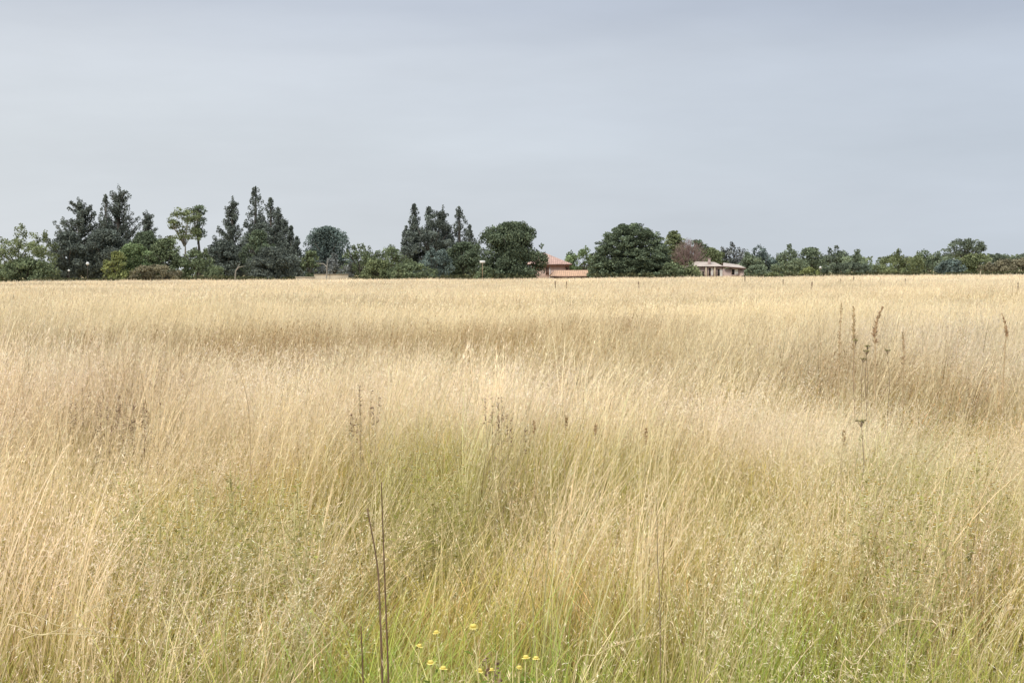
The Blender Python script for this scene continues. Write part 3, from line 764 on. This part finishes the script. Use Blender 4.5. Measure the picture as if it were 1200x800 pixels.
# low outbuilding with orange tiled roof
Y = 209; cx = g(668); c = empty('outbuilding', (cx, Y, 0)); tag(c, 'low outbuilding with bright orange tiled roof in front of the cottage', 'outbuilding')
x0, x1 = g(650)-cx, g(689.5)-cx; zr, ze = Z(668, 316.6, Y), Z(668, 323.4, Y)
qm = Q(); box(qm, x0, x1, 0, 5.2, -.1, ze-.06); qm.build('wall', M_PINK, c)
qm = Q(); a, b = g(645)-cx, g(690.5)-cx; ra = g(651)-cx
qm.add([(a,-.4,ze),(b,-.4,ze),(b,2.6,zr),(ra,2.6,zr),(b,5.6,ze),(a,5.6,ze)], [(0,1,2,3),(3,2,4,5),(0,3,5,5),(1,4,2,2)], (1,1,1))
rf = fix_tris(qm.build('roof', M_ORANGE, c))
qm = Q(); box(qm, a, b, -.45, -.404, ze-.22, ze-.01); qm.build('fascia', M_TRIM, rf)
qm = Q(); box(qm, g(690.8)-cx, g(692.5)-cx, .1, 1.2, -.1, Z(690, 320, Y)); qm.build('pier', M_WHITE, c)

# ruined house in two blocks
Y = 208; cx = g(844); c = empty('ruined_house', (cx, Y, 0)); tag(c, 'low mauve grey ruined house with pale sheet roof and pale curtained openings', 'house')
wq = Q(); zl = Z(830, 311.5, Y); zrw = Z(860, 312.8, Y)
box(wq, g(806)-cx, g(847.4)-cx, 0, 6, -.1, zl-.1); box(wq, g(847.6)-cx, g(871)-cx, -1.2, 5, -.1, zrw-.22); wq.build('wall', M_RUIN, c)
def slab_roof(pts_front, dep, y0, th=.1):
    qm = Q(); (xa, za), (xb, zb_) = pts_front
    return xa, za, xb, zb_
rq = Q()
xa, xb = g(804)-cx, g(847.6)-cx; zt = Z(830, 306.2, Y)
rq.add([(xa,-.5,zl-.05),(xb,-.5,zl-.08),(xb-.8,3,zt-.1),(g(812)-cx+.9,3,zt),(xb,6.4,zl),(xa,6.4,zl)], [(0,1,2,3),(3,2,4,5),(0,3,5,5),(1,4,2,2)], (1,1,1))
xa, xb = g(845.5)-cx, g(872.5)-cx; z1_, z2_ = Z(860, 312, Y), Z(860, 314.3, Y); zt1, zt2 = Z(860, 307.6, Y), Z(860, 309.4, Y)
rq.add([(xa,-1.7,z1_),(xb,-1.7,z2_),(xb-.5,1.9,zt2-.1),(xa+.6,1.9,zt1),(xb,5.3,z2_),(xa,5.3,z1_)], [(0,1,2,3),(3,2,4,5),(0,3,5,5),(1,4,2,2)], (1,1,1))
rf = fix_tris(rq.build('roof', M_SHEET, c))
qm = Q(); qm.add([(xa,-1.74,z1_-.16),(xb,-1.74,z2_-.16),(xb,-1.74,z2_+.02),(xa,-1.74,z1_+.02),(xa,-1.70,z1_-.16),(xb,-1.70,z2_-.16),(xb,-1.70,z2_+.02),(xa,-1.70,z1_+.02)], [(0,1,2,3),(5,4,7,6),(3,2,6,7),(0,4,5,1)], (1,1,1)); qm.build('fascia', M_TRIM, rf)
qm = Q(); box(qm, g(832)-cx, g(834.4)-cx, 1.2, 2.0, zl-.2, Z(832, 303.5, Y)); box(qm, g(831.7)-cx, g(834.7)-cx, 1.12, 2.08, Z(832, 303.5, Y)+.003, Z(832, 303.5, Y)+.12); qm.build('chimney', M_RUIN, rf)
for (a, b, t, bt, y_, curt) in ((823, 825.2, 318, 324, 0, None), (831, 832.9, 313.8, 323.6, 0, (833.6, 836)), (841, 843.6, 315, 325, 0, (843.8, 847)), (856.2, 859.4, 315.4, 322, -1.2, (859.7, 863.6))):
    wq = Q(); a_, b_ = g(a)-cx, g(b)-cx; t_, s_2 = Z(a, t, Y), max(.1, Z(a, bt, Y)); e_ = (g(curt[1])-cx) if curt else b_
    box(wq, a_-.1, e_+.1, y_-.09, y_-.004, t_, t_+.12); box(wq, a_-.1, e_+.1, y_-.12, y_-.004, s_2-.1, s_2); box(wq, a_-.1, a_, y_-.08, y_-.004, s_2+.003, t_-.003); box(wq, e_, e_+.1, y_-.08, y_-.004, s_2+.003, t_-.003)
    wd = wq.build('window', M_RUIN, c)
    p_ = Q(); box(p_, a_+.003, b_, y_-.012, y_-.004, s_2, t_); p_.build('opening', M_DARK, wd)
    if curt:
        p_ = Q(); ca = g(curt[0])-cx; n_ = 7
        xs = np.linspace(ca, e_-.003, n_)
        for i in range(n_-1):
            yy0, yy1 = y_-.03-.03*(i % 2), y_-.03-.03*((i+1) % 2)
            p_.add([(xs[i],yy0,s_2+.15),(xs[i+1],yy1,s_2+.15),(xs[i+1],yy1,t_-.02),(xs[i],yy0,t_-.02)], [(0,1,2,3)], (1,1,1))
        p_.build('curtain', M_WHITE, wd)
for a, b in ((826.6, 828.2), (837, 838.4)):
    qm = Q(); box(qm, g(a)-cx, g(b)-cx, -.35, -.05, -.1, zl-.12); qm.build('column', M_CONC, c)
qm = Q(); box(qm, g(866)-cx, g(870.5)-cx, -1.23, -1.204, .3, Z(868, 318.5, Y)); qm.build('wall_patch', M_PINK, c)

# low beige walls
for (a, b, t, Y, lb) in ((347, 369.5, 324.2, 198, 'lower beige concrete wall at the field edge, left of the raised one'), (369, 408.5, 321.3, 199.5, 'raised beige concrete wall below the blue grey tree')):
    cx = X((a+b)/2, Y); hw = (b-a)/2/F*Y; zt = Z((a+b)/2, t, Y)
    qm = Q(); box(qm, -hw, hw, 0, .5, -.1, zt-.1)
    o = qm.build('concrete_wall', M_CONC); o.location = (cx, Y, 0); tag(o, lb, 'wall', 'beige concrete walls')
    qm = Q(); box(qm, -hw-.06, hw+.06, -.06, .56, zt-.097, zt); qm.build('coping', M_CONC, o)

# garden lamps seen as white dots
def disc_sphere(qm, c, r, sq=1.0, n=10, m_=6, col=(1,1,1)):
    vs = []; fs = []
    for j in range(m_+1):
        ph = math.pi*j/m_
        for i in range(n):
            th = 2*math.pi*i/n; vs.append((c[0]+r*math.sin(ph)*math.cos(th), c[1]+r*math.sin(ph)*math.sin(th), c[2]+r*sq*math.cos(ph)))
    for j in range(m_):
        for i in range(n): fs.append((j*n+i, (j+1)*n+i, (j+1)*n+(i+1) % n, j*n+(i+1) % n))
    qm.add(vs, fs, col)
for (px, py, r, lb) in ((104, 309, .24, 'bright white globe lamp in the shade of the dark conifers'), (82, 317, .15, 'smaller dim white globe lamp left of the bright one'), (961.5, 313.5, .18, 'white globe lamp in front of the right-hand row of trees')):
    Y = 198; t = empty('globe_lamp', (X(px, Y), Y, 0)); tag(t, lb, 'lamp', 'white globe lamps at the treeline'); zc = Z(px, py, Y)
    qm = Q(); disc_sphere(qm, (0, 0, zc), r); qm.build('globe', M_WHITE, t, True)
    qm = Q(); tube(qm, [(0,0,-.1), (0,0,zc*.5), (0,0,zc-r)], [.035, .03, .03]); box(qm, -.06, .06, -.06, .06, zc-r-.05, zc-r+.02); qm.build('post', M_BARK, t)
Y = 199; t = empty('sign_board', (X(566, Y), Y, 0)); tag(t, 'small blank white board in front of the big round tree', 'sign'); zc = Z(566, 307, Y)
qm = Q(); box(qm, -.38, .38, -.02, .02, zc-.18, zc+.2); qm.build('board', M_WHITE, t)
qm = Q(); box(qm, -.05, .05, .024, .1, -.1, zc+.1); qm.build('post', M_POST, t)
# pale bent dead limbs
for pts, lb in (([(276, 326), (277, 318), (281, 313), (288, 312)], 'pale bent dead limb below the plumed conifer'), ([(383, 321), (384, 313), (380, 309), (372, 309)], 'pale bent dead limb above the raised beige wall')):
    Y = 199; a = pts[0]; qm = Q()
    W_ = [((p[0]-a[0])/F*Y, random.uniform(-.1, .1), max(-.1, Z(p[0], p[1], Y)) if i else -.1) for i, p in enumerate(pts)]
    tube(qm, W_, [.10, .08, .06, .02]); tube(qm, [W_[1], (W_[1][0]*.5+W_[2][0]*.5+.3, .2, W_[2][2]+.5)], [.06, .02])
    o = qm.build('dead_limb', M_PALEBARK); o.location = (X(a[0], Y), Y, 0); tag(o, lb, 'dead tree', 'pale dead limbs')

# fence posts out in the grass
posts = [(873,322.5,100,1.0,'thickest brown post, in the field right of the ruined house'), (918,326,84,.7,'short brown post below the lone yellow olive bush'), (949,329,66,.8,'nearest leaning brown post in the right half of the field'), (983,325.5,92,.7,'small brown post right of the leaning post'), (1001,323,104,.8,'small dark post in front of the long dark green bush'),
         (749,328.5,72,.8,'small dark post in front of the dome-shaped tree'), (651,328,76,.8,'small dark post in front of the cottage'), (1061,325,88,.6,'small dark post below the olive green tree right of the dip'), (1193,330,62,.8,'small dark post near the right edge of the field'), (664,328.5,78,.7,'small dark post in front of the orange roofed outbuilding'), (1149,317,150,1.1,'pale yellowish post at the field edge below the light green tree')]
for i, (px, py, Y, k, lb) in enumerate(posts):
    zt = Z(px, py+1.2, Y); qm = Q(); ln = .12 if 'leaning' in lb else random.uniform(-.03, .03)
    tube(qm, [(0,0,-.1), (ln*.5,0,zt*.5), (ln,.02,zt-.03), (ln,.02,zt)], [.05*k, .048*k, .045*k, .03*k], (1,1,1), 7)
    o = qm.build('fence_post', M_CONC if 'pale' in lb else M_POST); o.location = (X(px, Y), Y, 0); tag(o, lb, 'post', 'posts standing in the field')

# ------------------------------------------------------------------ single plants in the grass
def stalk(name, label, cat, pts, Y, rad=.004, group=None, head=None, mat=None, hcol=(.24, .14, .08)):
    """pts: picture points from root to tip at distance Y"""
    a = pts[0]; t = empty(name, (X(a[0], Y), Y, 0)); tag(t, label, cat, group)
    W_ = [(X(p[0], Y)-X(a[0], Y), .02*i*random.uniform(-1, 1), Z(p[0], p[1], Y)) for i, p in enumerate(pts)]
    if W_[0][2] > .02: W_ = [(W_[0][0]-(W_[1][0]-W_[0][0])*.5, 0, 0)]+W_
    # smooth
    S = []
    for i in range(len(W_)-1):
        p0, p1, p2, p3 = [Vector(W_[max(0, min(len(W_)-1, k))]) for k in (i-1, i, i+1, i+2)]
        for s in range(5):
            u_ = s/5; S.append(.5*((2*p1)+(p2-p0)*u_+(2*p0-5*p1+4*p2-p3)*u_**2+(3*p1-p0-3*p2+p3)*u_**3))
    S.append(Vector(W_[-1]))
    n = len(S); qm = Q(); tube(qm, S, [rad*(1-.6*i/n) for i in range(n)], (1,1,1), 5); qm.build('stem', mat or M_STALK, t)
    if head:
        hq = Q(); k0 = int(n*(1-head[0]))
        for i in range(head[1]):
            u_ = random.random(); j = min(n-2, k0+int(u_*(n-1-k0))); b_ = S[j].lerp(S[j+1], random.random())
            taper = 1-.7*(j-k0)/max(1, n-1-k0)
            d_ = Vector((random.gauss(0, .5), random.gauss(0, .5), random.uniform(.5, 1.3))).normalized()
            l_ = head[2]*taper*random.uniform(.6, 1.2); sd = d_.cross(Vector((random.random(), random.random(), random.random()))).normalized()*head[3]*.5
            e_ = b_+d_*l_; mid = (b_+e_)/2; cc = np.array(hcol)*random.uniform(.65, 1.4)
            hq.add([tuple(b_), tuple(mid+sd), tuple(e_), tuple(mid-sd)], [(0,1,2,3)], cc)
        hq.build('seed_head', M_PLANT, t)
    return t
stalk('dry_stalk', 'tallest thin dark upright stalk at the bottom, left of centre', 'stalk', [(451,830),(448,700),(447,620),(447,563)], 3.45, .0030, 'dark dry stalks')
stalk('dry_stalk', 'dark stalk bending left beside the tallest upright stalk', 'stalk', [(444,840),(441,720),(437,665),(426,600)], 3.55, .0038, 'dark dry stalks')
stalk('dry_stalk', 'short thin dark stalk at the bottom edge left of the tallest stalk', 'stalk', [(421,850),(420,790),(420,735)], 3.3, .0028, 'dark dry stalks')
stalk('dry_stalk', 'thin dark stalk standing among pale stems right of centre', 'stalk', [(773,720),(771,660),(769,582)], 4.4, .0022, 'dark dry stalks', mat=M_POST)
stalk('dry_stalk', 'thin brown stalk curving to the left in the left half of the field', 'stalk', [(291,560),(291,500),(288,458),(279,428)], 7.5, .0030, 'dark dry stalks', mat=M_SEEDST)
RS = (.46, .31, .19)
stalk('tall_seed_grass', 'reddish tall seed head leaning right beside the paler ones', 'seed grass', [(1026,470),(1027,420),(1027,385),(1033,360)], 11.5, .008, 'tall seeding grasses above the field', (.42, 120, .05, .010), mat=M_SEEDST, hcol=RS)
stalk('tall_seed_grass', 'widest tall brown seed plume on the right of the field', 'seed grass', [(1002,470),(1001,420),(1000,385),(999,360)], 11.3, .007, 'tall seeding grasses above the field', (.45, 120, .05, .010), mat=M_SEEDST, hcol=(.54, .41, .24))
stalk('tall_seed_grass', 'thin tall seed head leftmost of the tall ones', 'seed grass', [(983,470),(984,410),(986,355)], 11.8, .006, 'tall seeding grasses above the field', (.5, 90, .045, .010), mat=M_SEEDST, hcol=(.54, .41, .25))
stalk('tall_seed_grass', 'curved reddish seed head close to the right edge', 'seed grass', [(1177,450),(1178,408),(1178,388),(1174,368)], 12.5, .007, 'tall seeding grasses above the field', (.35, 80, .04, .010), mat=M_SEEDST, hcol=RS)
stalk('tall_seed_grass', 'short faint seed head right of the flat-topped weeds', 'seed grass', [(1059,470),(1059,420),(1058,390)], 11.5, .006, 'tall seeding grasses above the field', (.4, 80, .045, .010), mat=M_SEEDST, hcol=(.56, .43, .28))

# pale long bent stalks near the camera
PALEM = rough_mat('pale_straw_stalk', (.62, .50, .27), .15, 40, .1)
bent = [([(-8,800),(60,742),(120,708),(145,697)], 3.2, 'pale stalk rising steeply from the bottom left corner'),
        ([(-20,775),(40,748),(100,748),(150,762)], 3.15, 'pale stalk arching over and down in the bottom left corner'),
        ([(-15,755),(70,740),(110,752)], 3.3, 'flat pale stalk lying near the left edge'),
        ([(178,805),(212,760),(240,735),(262,722)], 3.4, 'pale stalk leaning right, right of the corner stalks'),
        ([(985,812),(1005,780),(1040,752),(1075,735),(1110,729)], 3.2, 'long pale stalk arching right near the bottom right'),
        ([(1068,742),(1100,722),(1140,712)], 3.5, 'short pale arched stalk near the right bottom'),
        ([(668,812),(700,770),(730,755),(772,740)], 3.3, 'pale feathery stalk arching right below centre'),
        ([(1148,812),(1170,750),(1190,722),(1210,715)], 3.3, 'pale stalk leaning out of the bottom right corner'),
        ([(210,740),(300,690),(345,670)], 3.8, 'long thin pale stalk leaning far right in the left foreground')]
for pts, Y, lb in bent:
    stalk('bent_stalk', lb, 'grass stalk', pts, Y, .0017, 'pale bent grass stalks', (.45, 46, .018, .003), PALEM, (.72, .60, .40))

# leafy weeds
def weed(name, label, cat, px, py, Y, group, kind, H=None):
    top = Z(px, py, Y) if H is None else H
    t = empty(name, (X(px, Y), Y, 0)); tag(t, label, cat, group)
    st = Q(); lf = Q(); fl = Q(); mult = {'cream': 4, 'yellow': 1, 'brown': 4, 'flat': 1, 'bud': 1}[kind]
    pal = {'cream': ((.33, .33, .09), (.84, .77, .50)), 'yellow': ((.15, .20, .04), (.92, .82, .30)), 'brown': ((.36, .27, .16), (.27, .18, .13)), 'flat': ((.40, .38, .18), (.34, .30, .15)), 'bud': ((.45, .35, .18), (.44, .31, .18))}[kind]
    for i in range(mult):
        a = random.uniform(0, 6.28); sp = random.uniform(0, .15)*(.3 if kind in ('bud', 'flat') else 1)
        h = top*(1 if i == 0 else random.uniform(.74, 1.0)); e_ = Vector((math.cos(a)*sp*(i > 0)+.0, math.sin(a)*sp*(i > 0), h))
        pts = [Vector((0, 0, 0)), e_*.4+Vector((0, 0, .04)), e_*.75+Vector((random.uniform(-.02, .02), 0, 0)), e_]
        tube(st, pts, [.0035, .003, .0025, .0015], (1,1,1), 5)
        for k in range(16 if kind in ('cream', 'yellow') else 9):
            u_ = random.uniform(.25, .95); p_ = Vector((0, 0, 0)).lerp(e_, u_); b = random.uniform(0, 6.28)
            d_ = Vector((math.cos(b), math.sin(b), random.uniform(.1, .9))).normalized(); l_ = random.uniform(.02, .05)*(1.25-u_*.5); w_ = l_*.2
            s_ = d_.cross(Vector((0, 0, 1))).normalized()*w_
            m_ = p_+d_*l_*.5; c_ = np.array(pal[0])*random.uniform(.6, 1.5)
            lf.add([tuple(p_), tuple(m_+s_), tuple(p_+d_*l_-Vector((0, 0, l_*.2))), tuple(m_-s_)], [(0,1,2,3)], c_)
        heads = 4 if kind == 'cream' else 1
        if kind == 'yellow': heads = 1
        for hh in range(heads):
            hp = e_ if hh == 0 else e_*random.uniform(.85, .98)+Vector((random.uniform(-.05, .05), random.uniform(-.05, .05), 0))
            if hh: tube(st, [e_*.82, hp], [.0015, .001], (1,1,1), 4)
            if kind in ('cream', 'yellow'):
                r = random.uniform(.007, .011) if kind == 'cream' else random.uniform(.0095, .0145)
                tx, ty = random.uniform(-.3, .3), random.uniform(-.2, .3)
                pv = [tuple(hp)]; pf = []
                for k in range(11):
                    b = k*2*math.pi/11; d_ = Vector((math.cos(b), math.sin(b), tx*math.cos(b)+ty*math.sin(b)-.10)); s_ = Vector((-math.sin(b), math.cos(b), 0))*r*.30
                    pf.append((0, len(pv), len(pv)+1, len(pv)+2)); pv += [tuple(hp+d_*r*.6+s_), tuple(hp+d_*r), tuple(hp+d_*r*.6-s_)]
                fl.add(pv, pf, np.array(pal[1])*random.uniform(.85, 1.1))
                disc_sphere(fl, hp+Vector((0, 0, r*.2)), r*.62, .6, 8, 4, (.88, .74, .22) if kind == 'yellow' else (.50, .36, .12))
            elif kind == 'brown':
                for k in range(30):
                    d_ = Vector((random.gauss(0, 1), random.gauss(0, 1), random.uniform(-.5, 1.2))).normalized(); b0_ = hp-Vector((0, 0, random.uniform(0, .16))); l_ = random.uniform(.008, .024)
                    s_ = d_.cross(Vector((.3, .2, 1))).normalized()*.005
                    fl.add([tuple(b0_), tuple(b0_+d_*l_*.6+s_), tuple(b0_+d_*l_), tuple(b0_+d_*l_*.6-s_)], [(0,1,2,3)], np.array(pal[1])*random.uniform(.6, 1.7))
            elif kind == 'flat':
                for k in range(16):
                    b = random.uniform(0, 6.28); r = .026*math.sqrt(random.random()); q_ = hp+Vector((math.cos(b)*r, math.sin(b)*r, random.uniform(-.008, .006)))
                    if k % 3 == 0: tube(st, [hp-Vector((0, 0, .035)), q_], [.002, .0015], (1,1,1), 4)
                    disc_sphere(fl, q_, .006, .7, 6, 4, np.array(pal[1])*random.uniform(.6, 1.5))
            elif kind == 'bud':
                for k in range(60):
                    u_ = random.random(); b = random.uniform(0, 6.28); rr = .014*math.sin(math.pi*min(1, .15+u_*.85))
                    b0_ = hp+Vector((0, 0, -.09*u_)); d_ = Vector((math.cos(b)*.7, math.sin(b)*.7, .7)); s_ = Vector((-math.sin(b), math.cos(b), 0))*.0045
                    p1 = b0_+d_*rr*.4; p2 = b0_+d_*rr*1.5
                    fl.add([tuple(p1), tuple((p1+p2)/2+s_), tuple(p2), tuple((p1+p2)/2-s_)], [(0,1,2,3)], np.array(pal[1])*random.uniform(.6, 1.6))
    st.build('stem', M_POST if kind == 'flat' else M_PALESTEM if kind in ('brown', 'bud') else M_GSTEM, t); lf.build('leaves', M_PLANT, t); fl.build({'cream': 'blossoms', 'yellow': 'flower'}.get(kind, 'seed_head'), M_PLANT, t)
    return t
M_PALESTEM = rough_mat('brown_stem', (.46, .36, .20), .25, 30, .1)
M_GSTEM = rough_mat('green_stem', (.48, .42, .18), .25, 30, .1)
r1 = random.Random(5)
for i in range(24):
    px = r1.uniform(150, 355); py = r1.uniform(540, 590); Y = (CAMZ-r1.uniform(.72, .82))*F/(py-yh(px))
    weed('flowering_weed', 'leafy weed with small cream flowers in the olive patch left of centre', 'weed', px, py, Y, 'cream flowering weeds left of centre', 'cream')
for i in range(18):
    px = r1.uniform(1000, 1185); py = r1.uniform(520, 575); Y = (CAMZ-r1.uniform(.72, .82))*F/(py-yh(px))
    weed('flowering_weed', 'leafy weed with small cream flowers in the olive patch on the right', 'weed', px, py, Y, 'cream flowering weeds on the right', 'cream')
for (px, py) in ((1052,588),(1060,606),(1070,596)):
    weed('flowering_weed', 'low leafy weed with pale flowers in a dark gap on the right', 'weed', px, py, 4.9, 'pale flowering weeds in the dark gap', 'cream')
for (px, py) in ((468,528),(487,530),(515,533),(535,535),(505,552)):
    weed('flowering_weed', 'small flowered weed in the green patch near the centre', 'weed', px, py, 6.6, 'small flowered weeds near the centre', 'cream')
for (px, py, lb) in ((508,745,'highest yellow flower at the bottom, left of centre'), (488,761,'yellow flowers below and left of the highest yellow one'), (501,781,'pale yellow flower under the paired yellow ones'), (516,788,'pale yellow flower at the bottom edge right of the dark stalks'),
                     (614,775,'left one of two pale yellow flowers right of the reddish weed'), (626,776,'right one of two pale yellow flowers right of the reddish weed'), (606,787,'pale yellow flower just below the two on the right'), (552,738,'small faded flower above the row at the bottom'), (559,791,'pale flower in the low row at the bottom edge'), (573,790,'last pale flower of the low row at the bottom edge')):
    Y = 3.55+r1.uniform(-.08, .1)
    weed('yellow_flower', lb, 'flower', px, py, Y, 'yellow flowers at the bottom', 'yellow')
for (px, py, Y, lb) in ((576,462,8.0,'left brown dried weed of the pair at the centre'), (588,464,8.1,'right brown dried weed of the pair at the centre'), (420,452,8.5,'left pinkish brown dried weed of the left-centre pair'), (434,458,8.4,'right pinkish brown dried weed of the left-centre pair'),
                       (566,772,3.6,'reddish dried weed between the yellow flowers at the bottom')):
    weed('dried_weed', lb, 'weed', px, py, Y, 'dried brown weeds', 'brown')
for i in range(16):
    px = r1.uniform(85, 190); py = r1.uniform(448, 480)
    weed('dried_weed', 'brown dried weed in the purplish brown patch on the left', 'weed', px, py, (CAMZ-.85)*F/(py-yh(px)), 'dried weeds in the brown patch', 'brown')
for (px, py, lb) in ((1003,398,'tallest flat-topped weed below the widest seed plume'), (1016,411,'second flat-topped weed, right of the tallest'), (1012,420,'lowest flat-topped weed of the cluster'), (1041,410,'lone flat-topped weed right of the reddish seed head'), (1017,405,'small flat-topped weed between the tallest and the lone one'), (1010,493,'single flat-topped weed lower down in the pale grass')):
    weed('flat_topped_weed', lb, 'weed', px, py, 11.2 if py < 430 else 7.4, 'flat-topped weeds on the right', 'flat')
for (px, py, lb) in ((625,494,'leftmost brown seed head right of centre'), (663,487,'faint brown seed head second from the left'), (698,498,'middle dark brown seed head right of centre'), (757,503,'rightmost brown seed head near the centre'), (990,505,'small brown seed head below the lone flat-topped weed')):
    weed('brown_seed_head', lb, 'seed head', px, py, 7.6, 'brown seed heads right of centre', 'bud')
